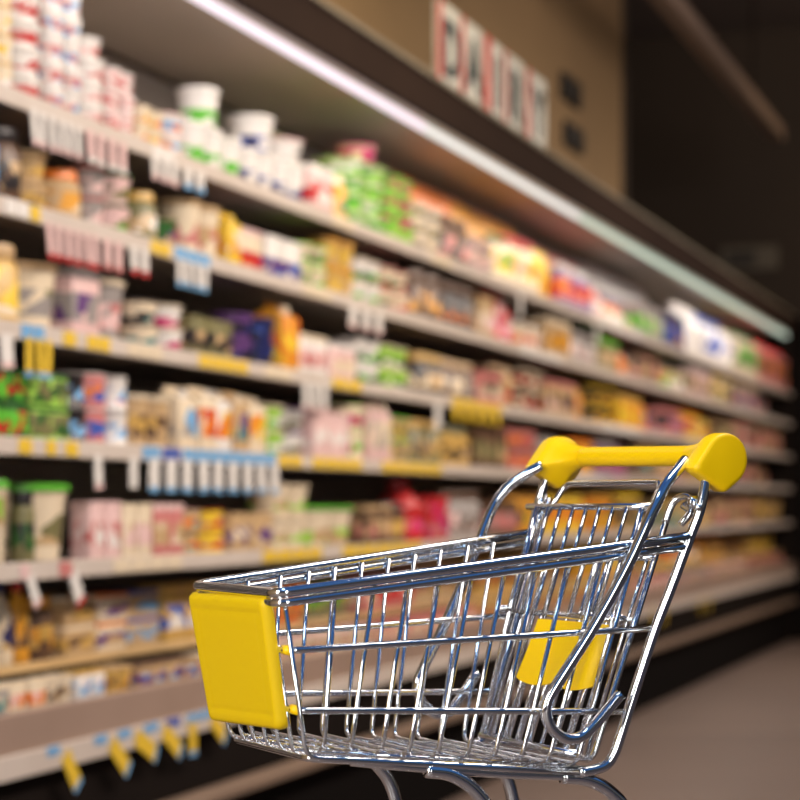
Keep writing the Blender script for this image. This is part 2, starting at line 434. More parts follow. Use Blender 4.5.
for u, v in ((0.44, 0.112), (0.44, -0.112), (0.05, 0.154), (0.05, -0.154)):
    bm = bmesh.new()
    tube(bm, [P(u, v, ZB - 0.004), P(u, v, ZB - 0.03)], 0.009, 12)
    for s in (1, -1):
        box(bm, u - 0.036, u + 0.012, v + s * 0.017 - 0.0015, v + s * 0.017 + 0.0015, 0.045, 0.118, 0.001)
    box(bm, u - 0.02, u + 0.014, v - 0.0185, v + 0.0185, 0.113, 0.119, 0.001)
    cs = link('caster', bm, chrome, cart)
    bm = bmesh.new()
    r = 0.05
    tube(bm, [Vector((u - 0.018, v - 0.012, r)), Vector((u - 0.018, v + 0.012, r))], r, 28)
    soft(link('wheel', bm, rubber, cs, True), 0.6)
    bm = bmesh.new()
    tube(bm, [Vector((u - 0.018, v - 0.016, r)), Vector((u - 0.018, v + 0.016, r))], 0.012, 14)
    soft(link('axle', bm, chrome, cs, True), 0.6)

# ================================================================== THE REFRIGERATED CASE
Z1, Z2, Z3, Z4, Z5 = ZL(.389), ZL(.285), ZL(.171), ZL(.0625), ZL(-.056)
ZTUBE = ZL(.578)
T0, T1 = 2.2, 17.1
m_shelf = noisy('shelf_enamel', srgb(150, 138, 128), srgb(126, 116, 108), 3, 0.5)
m_rail = noisy('price_rail_plastic', srgb(208, 196, 186), srgb(186, 172, 160), 5, 0.35)
m_back = noisy('case_liner', srgb(176, 162, 150), srgb(140, 128, 118), 2.5, 0.5)
m_dark = noisy('case_dark_panel', srgb(30, 24, 21), srgb(22, 18, 16), 3, 0.55)
m_kick = principled('kick_plate_black', srgb(16, 13, 12), 0.7)
m_bump = noisy('bumper_rail', srgb(138, 116, 98), srgb(118, 98, 84), 5, 0.45)
m_lip = noisy('case_lip', srgb(158, 134, 120), srgb(136, 114, 100), 4, 0.4)
m_canopy = noisy('canopy_brown', srgb(50, 38, 32), srgb(38, 29, 25), 2, 0.5)
m_trim = noisy('canopy_edge_trim', srgb(140, 130, 112), srgb(112, 104, 90), 2, 0.4)
m_under = noisy('canopy_liner', srgb(205, 192, 176), srgb(185, 172, 158), 2, 0.5)
for m_ in (m_canopy, m_dark, m_kick):
    m_.node_tree.nodes['Principled BSDF'].inputs['Specular IOR Level'].default_value = 0.05
    m_.node_tree.nodes['Principled BSDF'].inputs['Roughness'].default_value = 0.9
case = empty('refrigerated_display_case', W(0, 0, 0), AISLE)
tag(case, 'long open refrigerated dairy display case with lit canopy and stocked shelves', 'display case')
def cbox(name, boxes, mat, parent=case, bev=0.0):
    bm = bmesh.new()
    for b in boxes: box(bm, *b, bev=bev)
    return link(name, bm, mat, parent)
cbox('back_panel', [(T0, T1, 0.62, 0.66, 0.34, ZTUBE + 0.02)], m_back)
for tt in (T0 - 0.05, T1):
    cbox('end_panel', [(tt, tt + 0.05, -0.02, 0.66, 0.03, ZTUBE + 0.19)], m_dark, bev=0.006)
cbox('canopy', [(T0, T1, -0.035, -0.005, ZTUBE + 0.03, ZTUBE + 0.175), (T0, T1, -0.005, 0.66, ZTUBE + 0.15, ZTUBE + 0.18)], m_canopy, bev=0.004)
cbox('canopy_trim', [(T0, T1, -0.045, -0.003, ZTUBE + 0.172, ZTUBE + 0.19)], m_trim, bev=0.003)
cbox('canopy_liner', [(T0, T1, -0.005, 0.62, ZTUBE + 0.035, ZTUBE + 0.05)], m_under)
# the tube lamps: separate lengths, pinkish near, greenish far
m_tubeA = emission('lamp_tube_near', (1.0, 0.85, 0.92), 1.35)
m_tubeB = emission('lamp_tube_far', (0.82, 0.95, 0.78), 0.95)
m_tubeC = emission('lamp_tube_middle', (0.94, 0.92, 0.86), 1.2)
tt = T0 + 0.05
while tt < T1 - 0.3:
    ln = min(1.22, T1 - 0.05 - tt)
    bm = bmesh.new(); tube(bm, [Vector((tt, 0.012, ZTUBE)), Vector((tt + ln - 0.02, 0.012, ZTUBE))], 0.015, 12)
    link('lamp_tube', bm, m_tubeA if tt < 6.2 else (m_tubeC if tt < 8.6 else m_tubeB), case, True)
    tt += ln
def shelf(z, depth, o0=0.0, railh=0.042, rail=m_rail):
    s = cbox('shelf', [(T0, T1, o0 + 0.006, depth, z - 0.022, z)], m_shelf)
    cbox('price_rail', [(T0, T1, o0 - 0.006, o0 + 0.006, z - railh + 0.004, z + 0.004)], rail, s, bev=0.002)
    return s
for z in (Z1, Z2, Z3, Z4, Z5): shelf(z, 0.60)
Z6, Z7 = 0.765, 0.665
m_rail_y = noisy('cream_rail_plastic', srgb(216, 182, 128), srgb(190, 156, 110), 5, 0.4)
shelf(Z6, 0.60, 0.09, 0.022, m_rail_y)
cbox('well', [(T0, T1, 0.0, 0.60, Z7 - 0.03, Z7)], m_shelf)
cbox('well_riser', [(T0, T1, 0.135, 0.15, Z7, Z6 - 0.022)], m_dark)
cbox('front_lip', [(T0, T1, -0.030, -0.002, 0.575, Z7 + 0.012)], m_lip, bev=0.005)
cbox('lip_rail', [(T0, T1, -0.042, -0.030, 0.530, 0.585)], m_rail, bev=0.002)
cbox('base_panel', [(T0, T1, 0.0, 0.62, 0.34, 0.60)], m_dark)
cbox('bumper', [(T0, T1, -0.06, 0.0, 0.325, 0.362)], m_bump, bev=0.008)
cbox('kick_plate', [(T0, T1, 0.01, 0.62, 0.0, 0.335)], m_kick)

# ---------------------------------------------------------------- products
ORD = ['first', 'second', 'third', 'fourth', 'fifth', 'sixth', 'seventh', 'eighth', 'ninth', 'tenth', 'eleventh', 'twelfth', 'thirteenth', 'fourteenth', 'fifteenth', 'sixteenth', 'seventeenth', 'eighteenth', 'nineteenth', 'twentieth']
NOUN = dict(tub=('yogurt_tub', 'tub', 'tub'), bucket=('yogurt_bucket', 'bucket', 'tub'), jar=('dairy_jar', 'jar', 'jar'), bottle=('drink_bottle', 'bottle', 'bottle'),
            carton=('drink_carton', 'carton', 'carton'), pack=('food_pack', 'pack', 'package'), can=('food_can', 'can', 'can'), bag=('snack_bag', 'bag', 'bag'),
            jug=('milk_jug', 'jug', 'jug'))
def make_product(kind, w, h, mat, lid, sep):
    """returns (body bm, lid bm or None)"""
    b = bmesh.new(); l = None; r = w / 2
    seg = 20 if sep else 12
    def top(): return bmesh.new() if sep else b
    li = 0 if sep else 1
    if kind in ('tub', 'bucket'):
        lathe(b, [(r * .70, 0), (r * .76, h * .02), (r * .92, h * .86), (r * .97, h * .88), (r * .97, h * .91), (r * .90, h * .92)], seg)
        l = top(); lathe(l, [(r * .98, h * .89, li), (r * 1.0, h * .90, li), (r * 1.0, h * .965, li), (r * .95, h * .985, li), (r * .90, h * .97, li), (r * .2, h * .97, li)], seg, li)
    elif kind == 'jar':
        lathe(b, [(r * .90, 0), (r * .97, h * .03), (r * .97, h * .70), (r * .80, h * .80), (r * .76, h * .84)], seg)
        l = top(); lathe(l, [(r * .82, h * .81, li), (r * .84, h * .82, li), (r * .84, h * .97, li), (r * .80, h, li)], seg, li)
    elif kind == 'bottle':
        lathe(b, [(r * .88, 0), (r, h * .03), (r, h * .30), (r * .93, h * .34), (r * .93, h * .42), (r, h * .47), (r * .96, h * .60), (r * .60, h * .76), (r * .36, h * .84), (r * .36, h * .90)], seg)
        l = top(); lathe(l, [(r * .42, h * .875, li), (r * .44, h * .88, li), (r * .44, h * .985, li), (r * .40, h, li)], seg, li)
    elif kind == 'jug':
        lathe(b, [(r * .9, 0), (r, h * .03), (r, h * .52), (r * .88, h * .66), (r * .5, h * .80), (r * .30, h * .86), (r * .30, h * .91)], seg)
        tube(b, smooth_path([(r * .35, 0, h * .80), (r * .72, 0, h * .78), (r * .85, 0, h * .66), (r * .80, 0, h * .54)], 4), r * .11, 8)
        l = top(); lathe(l, [(r * .38, h * .89, li), (r * .38, h * .985, li), (r * .33, h, li)], seg, li)
    elif kind == 'carton':
        box(b, -r, r, -r * .8, r * .8, 0, h * .80, 0.002 if sep else 0)
        vs = [b.verts.new(p) for p in ((-r * .98, -r * .78, h * .79), (r * .98, -r * .78, h * .79), (r * .98, r * .78, h * .79), (-r * .98, r * .78, h * .79), (-r * .98, 0, h * .93), (r * .98, 0, h * .93), (-r * .98, 0, h), (r * .98, 0, h))]
        for q in ((0, 1, 5, 4), (3, 4, 5, 2), (0, 4, 3), (1, 2, 5), (4, 5, 7, 6)): b.faces.new([vs[i] for i in q])
        l = top(); y = -r * .42
        lathe(l, [(r * .26, h * .82, li), (r * .26, h * .93, li), (r * .22, h * .945, li)], 10, li)
        for v in (l.verts if sep else l.verts[-30:] if False else []): v.co.y += y
        if not sep:
            l.verts.ensure_lookup_table()
            for v in list(l.verts)[-30:]: v.co.y += y
    elif kind == 'pack':
        box(b, -r, r, -r * .7, r * .7, 0, h * .97, min(w, h) * .05 if sep else 0)
        l = top(); box(l, -r * 1.003, r * 1.003, -r * .71, r * .71, h * .86, h, 0.002 if sep else 0, li)
    elif kind == 'can':
        lathe(b, [(r * .90, 0), (r * .96, h * .02), (r * .96, h * .04), (r * .93, h * .06), (r * .93, h * .93), (r * .96, h * .95)], seg)
        l = top(); lathe(l, [(r * .96, h * .95, li), (r * .97, h * .99, li), (r * .88, h, li), (r * .86, h * .975, li)], seg, li)
    elif kind == 'bag':
        n = 10; A = []; B = []
        for j in range(n + 1):
            t = j / n; ra = []; rb = []
            for i in range(n + 1):
                s = i / n
                d = (math.sin(PI * s) ** .6) * (math.sin(PI * min(1, t * 1.02 + .0)) ** .5 if 0 < t < 1 else 0) * r * .45
                if t < .5: d = max(d, (math.sin(PI * s) ** .6) * r * .40)
                x = (s - .5) * w * (1 - .10 * math.sin(PI * t)); z = t * h
                ra.append(b.verts.new((x, -d, z))); rb.append(b.verts.new((x, d, z)))
            A.append(ra); B.append(rb)
        for j in range(n):
            for i in range(n):
                b.faces.new((A[j][i], A[j][i + 1], A[j + 1][i + 1], A[j + 1][i])); b.faces.new((B[j][i], B[j + 1][i], B[j + 1][i + 1], B[j][i + 1]))
        for i in range(n): b.faces.new((A[0][i], B[0][i], B[0][i + 1], A[0][i + 1]))
        bmesh.ops.remove_doubles(b, verts=b.verts, dist=1e-5)
        l = top(); box(l, -r * .96, r * .96, -.003, .003, h * .955, h * 1.0, 0, li)
    return b, (l if sep else None)

used_desc = {}
def run(shelf_name, z, x0, x1, kind, w, h, layers, base, band, accent, lid, style='band', o=0.05, t0=None, t1=None, jit=0.006, drop=0.0, gap=1.04, noun=None):
    """a block of identical facings between two photo columns"""
    a = T(x0) if t0 is None else t0; b = T(x1) if t1 is None else t1
    if b > T1 - 0.1: b = T1 - 0.1
    if shelf_name == 'bottom well': w = min(w, .105)
    if x0 > 560 and shelf_name != 'bottom well': gap = 1.06
    n = max(1, int(round((b - a) / (w * gap))))
    if shelf_name == 'bottom well': n = max(1, math.ceil((b - a) / (w * 1.02)))
    w = min((b - a) / n * .975 - .003, w * 1.3)
    sep = a < 7.6
    if shelf_name in (S2, S3, S4, S5) and h * layers * 1.12 < .215: h *= 1.12
    mat = product_mat(base, band, accent, style)
    B, Lb = make_product(kind, w, h, mat, lid, sep)
    nm, nn, cat = NOUN[kind]; nn = noun or nn
    root = link(nm, B, [mat] if sep else [mat, lid_mat(lid)], None)
    soft(root, 0.7)
    lidmesh = None
    if Lb is not None:
        lo = link({'tub': 'lid', 'bucket': 'lid', 'jar': 'lid', 'bottle': 'cap', 'jug': 'cap', 'carton': 'cap', 'pack': 'lid', 'can': 'lid', 'bag': 'top_seal'}[kind], Lb, lid_mat(lid), root)
        soft(lo, 0.7); lidmesh = lo
    if base == band: look = '%s %s' % (wd(base), nn)
    else: look = '%s %s with %s label' % (wd(base), nn, wd(band))
    if lid not in (base, band) and kind != 'pack' and kind != 'bag': look = look + ' and %s %s' % (wd(lid), 'cap' if kind in ('bottle', 'jug', 'carton') else 'lid') if base != band else look + ' with %s %s' % (wd(lid), 'cap' if kind in ('bottle', 'jug', 'carton') else 'lid')
    key = (shelf_name, look)
    k = used_desc.get(key, 0); used_desc[key] = k + 1
    adj = ['', 'far ', 'farther ', 'farthest ', 'distant ', 'remote '][min(k, 5)]
    place = ('%s %s' % (adj.strip(), 'block')) if k else ''
    grp = '%ss in the %sblock on the %s' % (look, adj, shelf_name)
    first = True; dep = w * (0.5 if kind not in ('carton', 'pack') else .4)
    step = (b - a) / n
    for i in range(n):
        top_l = layers if (drop == 0 or random.random() > drop) else max(1, layers - 1)
        for j in range(top_l):
            if first: ob, lo = root, lidmesh
            else:
                ob = root.copy(); COL.objects.link(ob); lo = None
                if lidmesh:
                    lo = lidmesh.copy(); COL.objects.link(lo); lo.parent = ob
            first = False
            ob.location = W(a + (i + .5) * step + random.uniform(-1, 1) * jit * .3, o + dep + random.uniform(-1, 1) * jit, z + 0.0005 + j * (h + 0.0004))
            ob.rotation_euler = (0, 0, AISLE + random.uniform(-.05, .05) * (.2 if kind in ('pack', 'carton', 'bag') else 1))
            ln = look
            pos = '%s from left' % ORD[i] if n > 1 else ''
            if n == 2: pos = ('left one', 'right one')[i]
            lay = ''
            if layers > 1: lay = {2: ['bottom layer', 'upper layer'], 3: ['bottom layer', 'middle layer', 'top layer']}.get(layers, ['bottom layer', 'second layer up', 'third layer up', 'fourth layer up', 'fifth layer up'])[j]
            bits = [ln] + ([place] if place else []) + [q for q in (pos, lay) if q] + [shelf_name]
            lab = ', '.join(bits)
            if len(lab.split()) > 16:
                lab = ', '.join(bits).replace(' label and ', ' label, ').replace(' from left', '').replace(' layer up', ' layer')
            if len(lab.split()) > 16: lab = lab.replace(' layer', '')
            tag(ob, lab, cat, grp)
    return root

S1, S2, S3, S4, S5, S6, S7 = 'top shelf', 'second shelf', 'third shelf', 'fourth shelf', 'fifth shelf', 'sixth shelf', 'bottom well'
R = [
 # top shelf
 (S1, Z1, -25, 26, 'tub', .085, .066, 4, 'cream', 'yellow', 'white', 'gold'),
 (S1, Z1, 30, 62, 'tub', .10, .064, 5, 'white', 'red', 'rose', 'white'),
 (S1, Z1, 62, 96, 'tub', .10, .062, 5, 'white', 'rose', 'sky', 'white'),
 (S1, Z1, 96, 120, 'tub', .09, .056, 4, 'white', 'pink', 'rose', 'white'),
 (S1, Z1, 120, 146, 'tub', .09, .056, 3, 'pink', 'red', 'white', 'white'),
 (S1, Z1, 148, 176, 'tub', .10, .052, 2, 'cream', 'yellow', 'orange', 'cream'),
 (S1, Z1, 178, 198, 'tub', .11, .060, 2, 'white', 'orange', 'sky', 'pink'),
 (S1, Z1, 200, 256, 'bucket', .112, .125, 1, 'white', 'green', 'green', 'white', 'low'),
 (S1, Z1, 257, 316, 'bucket', .118, .118, 1, 'white', 'blue', 'navy', 'white', 'low'),
 (S1, Z1, 318, 342, 'pack', .15, .15, 1, 'pink', 'red', 'white', 'white'),
 (S1, Z1, 343, 359, 'jar', .10, .15, 1, 'amber', 'forest', 'yellow', 'cream'),
 (S1, Z1, 361, 399, 'tub', .17, .060, 4, 'white', 'green', 'lime', 'lime', 'full'),
 (S1, Z1, 401, 424, 'tub', .15, .060, 4, 'lime', 'magenta', 'green', 'green', 'full'),
 (S1, Z1, 426, 452, 'tub', .16, .062, 3, 'cream', 'olive', 'grey', 'white'),
 (S1, Z1, 454, 478, 'jar', .14, .19, 1, 'brown', 'dark', 'rose', 'brown'),
 (S1, Z1, 479, 503, 'tub', .17, .075, 2, 'pink', 'grey', 'brown', 'cream'),
 (S1, Z1, 504, 520, 'bottle', .13, .21, 1, 'cream', 'yellow', 'green', 'forest'),
 (S1, Z1, 521, 546, 'bottle', .16, .24, 1, 'cream', 'tan', 'yellow', 'red'),
 (S1, Z1, 547, 570, 'bag', .20, .25, 1, 'yellow', 'amber', 'orange', 'yellow'),
 (S1, Z1, 571, 600, 'bottle', .16, .22, 1, 'purple', 'red', 'orange', 'white'),
 (S1, Z1, 601, 622, 'bag', .24, .19, 1, 'rose', 'pink', 'white', 'rose'),
 (S1, Z1, 623, 648, 'bag', .28, .17, 1, 'orange', 'white', 'cream', 'orange'),
 (S1, Z1, 649, 670, 'pack', .30, .20, 1, 'grey', 'green', 'cream', 'grey'),
 (S1, Z1, 671, 690, 'pack', .30, .22, 1, 'navy', 'blue', 'amber', 'dark'),
 (S1, Z1, 691, 712, 'jug', .24, .33, 1, 'white', 'grey', 'white', 'white'),
 (S1, Z1, 713, 738, 'jug', .28, .34, 1, 'white', 'blue', 'white', 'blue'),
 (S1, Z1, 739, 760, 'carton', .30, .32, 1, 'cream', 'green', 'forest', 'forest'),
 (S1, Z1, 761, 789, 'carton', .34, .33, 1, 'rose', 'brown', 'orange', 'red'),
 # second shelf
 (S2, Z2, -30, 12, 'bottle', .09, .215, 1, 'navy', 'sky', 'blue', 'navy'),
 (S2, Z2, 14, 40, 'jar', .09, .16, 1, 'brown', 'dark', 'tan', 'dark'),
 (S2, Z2, 41, 68, 'tub', .10, .065, 2, 'tan', 'gold', 'brown', 'tan'),
 (S2, Z2, 69, 98, 'jar', .10, .11, 1, 'tan', 'amber', 'cream', 'orange'),
 (S2, Z2, 102, 122, 'tub', .10, .070, 2, 'grey', 'pink', 'white', 'rose'),
 (S2, Z2, 123, 147, 'tub', .10, .070, 2, 'pink', 'olive', 'green', 'forest'),
 (S2, Z2, 150, 172, 'jar', .09, .12, 1, 'olive', 'tan', 'white', 'gold'),
 (S2, Z2, 173, 194, 'tub', .10, .075, 1, 'forest', 'purple', 'tan', 'olive'),
 (S2, Z2, 195, 234, 'bucket', .16, .14, 1, 'cream', 'tan', 'rose', 'tan'),
 (S2, Z2, 235, 248, 'carton', .10, .14, 1, 'yellow', 'cream', 'amber', 'yellow'),
 (S2, Z2, 249, 274, 'pack', .14, .115, 1, 'cream', 'red', 'orange', 'pink', 'low'),
 (S2, Z2, 275, 309, 'pack', .15, .115, 1, 'white', 'purple', 'blue', 'white', 'low'),
 (S2, Z2, 311, 338, 'tub', .15, .065, 2, 'cream', 'olive', 'green', 'lime'),
 (S2, Z2, 339, 364, 'tub', .15, .085, 2, 'gold', 'tan', 'yellow', 'amber'),
 (S2, Z2, 366, 391, 'tub', .14, .070, 2, 'white', 'green', 'forest', 'cream', 'low'),
 (S2, Z2, 392, 420, 'tub', .14, .070, 2, 'cream', 'forest', 'red', 'rose', 'low'),
 (S2, Z2, 424, 452, 'jar', .15, .17, 1, 'brown', 'amber', 'dark', 'brown'),
 (S2, Z2, 453, 484, 'jar', .16, .16, 1, 'dark', 'brown', 'orange', 'brown'),
 (S2, Z2, 485, 500, 'pack', .16, .15, 1, 'tan', 'cream', 'pink', 'tan'),
 (S2, Z2, 501, 521, 'bottle', .17, .19, 1, 'red', 'pink', 'magenta', 'red', 'full'),
 (S2, Z2, 524, 552, 'tub', .18, .10, 1, 'cream', 'orange', 'pink', 'white'),
 (S2, Z2, 553, 575, 'pack', .19, .16, 1, 'tan', 'amber', 'brown', 'cream'),
 (S2, Z2, 576, 600, 'pack', .20, .14, 1, 'grey', 'white', 'pink', 'grey'),
 # third shelf
 (S3, Z3, -30, 38, 'jar', .12, .165, 1, 'gold', 'yellow', 'cream', 'tan', 'full'),
 (S3, Z3, 41, 80, 'bucket', .15, .145, 1, 'cream', 'grey', 'olive', 'tan'),
 (S3, Z3, 83, 112, 'pack', .13, .15, 1, 'pink', 'grey', 'purple', 'grey'),
 (S3, Z3, 113, 146, 'bucket', .15, .145, 1, 'grey', 'pink', 'rose', 'cream'),
 (S3, Z3, 152, 176, 'tub', .11, .058, 2, 'cream', 'dark', 'teal', 'dark', 'low'),
 (S3, Z3, 177, 199, 'tub', .11, .058, 2, 'white', 'magenta', 'magenta', 'cream', 'low'),
 (S3, Z3, 201, 243, 'pack', .13, .10, 1, 'olive', 'dark', 'tan', 'olive'),
 (S3, Z3, 250, 270, 'tub', .12, .068, 2, 'purple', 'navy', 'dark', 'purple'),
 (S3, Z3, 271, 287, 'tub', .12, .068, 2, 'navy', 'blue', 'dark', 'navy'),
 (S3, Z3, 288, 306, 'carton', .13, .19, 1, 'amber', 'orange', 'yellow', 'cream', 'full'),
 (S3, Z3, 307, 336, 'pack', .14, .115, 1, 'white', 'pink', 'rose', 'cream'),
 (S3, Z3, 337, 364, 'pack', .14, .105, 1, 'pink', 'cream', 'rose', 'white'),
 (S3, Z3, 366, 391, 'tub', .14, .070, 2, 'white', 'green', 'forest', 'white', 'low'),
 (S3, Z3, 392, 420, 'tub', .14, .070, 2, 'lime', 'forest', 'white', 'cream', 'low'),
 (S3, Z3, 428, 452, 'jar', .15, .14, 1, 'dark', 'tan', 'cream', 'gold'),
 (S3, Z3, 453, 484, 'jar', .15, .14, 1, 'brown', 'cream', 'grey', 'tan'),
 (S3, Z3, 485, 508, 'pack', .17, .14, 1, 'rose', 'brown', 'cream', 'brown'),
 (S3, Z3, 509, 530, 'bag', .18, .18, 1, 'tan', 'yellow', 'red', 'red'),
 (S3, Z3, 531, 552, 'tub', .18, .085, 2, 'brown', 'red', 'cream', 'cream'),
 (S3, Z3, 553, 580, 'pack', .19, .15, 1, 'tan', 'brown', 'pink', 'rose'),
 (S3, Z3, 581, 600, 'bag', .20, .16, 1, 'amber', 'tan', 'orange', 'cream'),
 # fourth shelf
 (S4, Z4, -30, 38, 'pack', .11, .072, 2, 'forest', 'green', 'red', 'forest', 'full'),
 (S4, Z4, 39, 79, 'pack', .11, .072, 2, 'lime', 'olive', 'forest', 'forest', 'full'),
 (S4, Z4, 81, 100, 'can', .10, .078, 2, 'dark', 'sky', 'brown', 'grey'),
 (S4, Z4, 101, 122, 'can', .10, .080, 2, 'rose', 'blue', 'orange', 'white'),
 (S4, Z4, 123, 140, 'can', .10, .080, 2, 'white', 'sky', 'red', 'grey'),
 (S4, Z4, 145, 183, 'bucket', .15, .125, 1, 'tan', 'gold', 'brown', 'cream'),
 (S4, Z4, 185, 204, 'carton', .10, .155, 1, 'cream', 'sky', 'grey', 'white'),
 (S4, Z4, 205, 222, 'carton', .10, .160, 1, 'cream', 'orange', 'red', 'cream'),
 (S4, Z4, 223, 240, 'carton', .10, .160, 1, 'white', 'orange', 'yellow', 'cream'),
 (S4, Z4, 241, 256, 'carton', .10, .160, 1, 'tan', 'purple', 'teal', 'cream'),
 (S4, Z4, 257, 275, 'carton', .10, .158, 1, 'cream', 'yellow', 'orange', 'cream'),
 (S4, Z4, 277, 299, 'tub', .13, .070, 2, 'lime', 'white', 'green', 'cream', 'low'),
 (S4, Z4, 300, 319, 'tub', .13, .070, 2, 'white', 'olive', 'grey', 'purple', 'low'),
 (S4, Z4, 321, 358, 'pack', .17, .135, 1, 'pink', 'pink', 'white', 'pink'),
 (S4, Z4, 360, 376, 'can', .13, .085, 2, 'cream', 'magenta', 'green', 'lime'),
 (S4, Z4, 377, 396, 'carton', .13, .19, 1, 'pink', 'cream', 'grey', 'cream'),
 (S4, Z4, 397, 420, 'tub', .14, .075, 2, 'tan', 'olive', 'yellow', 'green'),
 (S4, Z4, 425, 450, 'jar', .15, .15, 1, 'olive', 'brown', 'gold', 'gold'),
 (S4, Z4, 452, 480, 'jar', .15, .14, 1, 'gold', 'dark', 'tan', 'olive'),
 (S4, Z4, 482, 512, 'pack', .17, .15, 1, 'brown', 'olive', 'tan', 'brown'),
 (S4, Z4, 514, 545, 'tub', .18, .085, 2, 'rose', 'orange', 'red', 'brown'),
 (S4, Z4, 546, 575, 'bag', .20, .17, 1, 'grey', 'rose', 'forest', 'grey'),
 (S4, Z4, 576, 600, 'pack', .20, .15, 1, 'amber', 'yellow', 'red', 'orange'),
 # fifth shelf
 (S5, Z5, -30, 30, 'bucket', .17, .175, 1, 'cream', 'lime', 'tan', 'green', 'high'),
 (S5, Z5, 33, 47, 'jar', .09, .15, 1, 'olive', 'forest', 'dark', 'dark'),
 (S5, Z5, 50, 96, 'bucket', .20, .170, 1, 'cream', 'olive', 'tan', 'green'),
 (S5, Z5, 99, 130, 'pack', .11, .13, 1, 'pink', 'rose', 'white', 'pink'),
 (S5, Z5, 131, 160, 'pack', .11, .125, 1, 'cream', 'pink', 'tan', 'cream'),
 (S5, Z5, 161, 192, 'pack', .12, .125, 1, 'rose', 'tan', 'cream', 'pink'),
 (S5, Z5, 193, 216, 'can', .11, .055, 2, 'tan', 'orange', 'teal', 'pink'),
 (S5, Z5, 217, 240, 'can', .11, .055, 2, 'yellow', 'rose', 'red', 'red'),
 (S5, Z5, 241, 283, 'pack', .14, .10, 1, 'tan', 'purple', 'cream', 'tan'),
 (S5, Z5, 285, 322, 'tub', .15, .090, 2, 'cream', 'tan', 'lime', 'cream'),
 (S5, Z5, 323, 370, 'bucket', .20, .120, 1, 'cream', 'lime', 'tan', 'green', 'low'),
 (S5, Z5, 375, 398, 'pack', .15, .12, 1, 'brown', 'tan', 'rose', 'tan'),
 (S5, Z5, 399, 418, 'jar', .14, .13, 1, 'brown', 'gold', 'dark', 'dark'),
 (S5, Z5, 420, 436, 'bottle', .15, .23, 1, 'red', 'red', 'magenta', 'red'),
 (S5, Z5, 437, 456, 'pack', .15, .15, 1, 'red', 'magenta', 'rose', 'red', 'full'),
 (S5, Z5, 458, 490, 'jar', .15, .17, 1, 'grey', 'brown', 'pink', 'brown'),
 (S5, Z5, 492, 525, 'pack', .18, .14, 1, 'brown', 'rose', 'grey', 'brown'),
 (S5, Z5, 527, 560, 'bag', .20, .18, 1, 'amber', 'brown', 'yellow', 'gold'),
 (S5, Z5, 562, 600, 'bag', .20, .19, 1, 'yellow', 'orange', 'amber', 'amber'),
 # sixth shelf
 (S6, Z6, -30, 20, 'pack', .16, .15, 1, 'grey', 'cream', 'teal', 'white'),
 (S6, Z6, 24, 38, 'bottle', .085, .20, 1, 'cream', 'gold', 'purple', 'cream'),
 (S6, Z6, 39, 56, 'bottle', .085, .20, 1, 'cream', 'navy', 'gold', 'navy'),
 (S6, Z6, 58, 72, 'bottle', .085, .20, 1, 'amber', 'gold', 'brown', 'red'),
 (S6, Z6, 74, 96, 'jar', .10, .16, 1, 'brown', 'amber', 'gold', 'amber'),
 (S6, Z6, 104, 134, 'pack', .15, .075, 2, 'tan', 'gold', 'brown', 'cream'),
 (S6, Z6, 135, 164, 'pack', .15, .075, 2, 'cream', 'purple', 'tan', 'orange'),
 (S6, Z6, 165, 198, 'pack', .15, .075, 2, 'tan', 'sky', 'grey', 'blue'),
 (S6, Z6, 200, 240, 'pack', .15, .16, 1, 'gold', 'blue', 'white', 'gold'),
 (S6, Z6, 242, 290, 'pack', .16, .15, 1, 'brown', 'tan', 'gold', 'orange'),
 (S6, Z6, 292, 340, 'tub', .15, .08, 2, 'orange', 'gold', 'red', 'orange'),
 (S6, Z6, 342, 390, 'bag', .18, .17, 1, 'olive', 'green', 'yellow', 'olive'),
 (S6, Z6, 392, 440, 'pack', .18, .15, 1, 'rose', 'red', 'cream', 'brown'),
 (S6, Z6, 442, 500, 'bag', .20, .18, 1, 'tan', 'rose', 'gold', 'tan'),
 (S6, Z6, 502, 560, 'pack', .20, .16, 1, 'gold', 'brown', 'orange', 'gold'),
 (S6, Z6, 562, 600, 'bag', .22, .19, 1, 'tan', 'orange', 'yellow', 'amber'),
 # well
 (S7, Z7, -30, 12, 'pack', .11, .072, 1, 'grey', 'teal', 'cream', 'cream'),
 (S7, Z7, 14, 48, 'pack', .11, .072, 1, 'cream', 'orange', 'pink', 'cream'),
 (S7, Z7, 50, 80, 'tub', .10, .072, 1, 'cream', 'brown', 'tan', 'cream'),
 (S7, Z7, 82, 110, 'pack', .11, .072, 1, 'white', 'sky', 'pink', 'gold'),
 (S7, Z7, 112, 138, 'tub', .10, .072, 1, 'gold', 'amber', 'brown', 'tan'),
 (S7, Z7, 140, 200, 'pack', .12, .066, 1, 'tan', 'purple', 'sky', 'brown'),
 (S7, Z7, 202, 280, 'pack', .14, .066, 1, 'tan', 'rose', 'cream', 'cream'),
 (S7, Z7, 282, 380, 'tub', .15, .070, 1, 'cream', 'tan', 'rose', 'pink'),
 (S7, Z7, 382, 480, 'pack', .18, .070, 1, 'rose', 'cream', 'tan', 'rose'),
 (S7, Z7, 482, 600, 'tub', .20, .075, 1, 'tan', 'brown', 'orange', 'gold'),
]
OO = {S7: 0.004, S6: 0.10}
for r in R:
    sh = r[0]; kw = {}
    if len(r) > 12: kw['style'] = r[12]
    run(*r[:12], o=OO.get(sh, 0.02), **kw)
run(S1 + ' back row', Z1, 326, 372, 'bag', .16, 0.33, 1, 'olive', 'gold', 'forest', 'olive', o=.24)
run(S1 + ' back row', Z1, 430, 470, 'bag', .18, 0.41, 1, 'brown', 'gold', 'blue', 'brown', o=.24)
run(S1 + ' back row', Z1, 472, 520, 'bag', .20, 0.40, 1, 'orange', 'brown', 'gold', 'orange', o=.24)
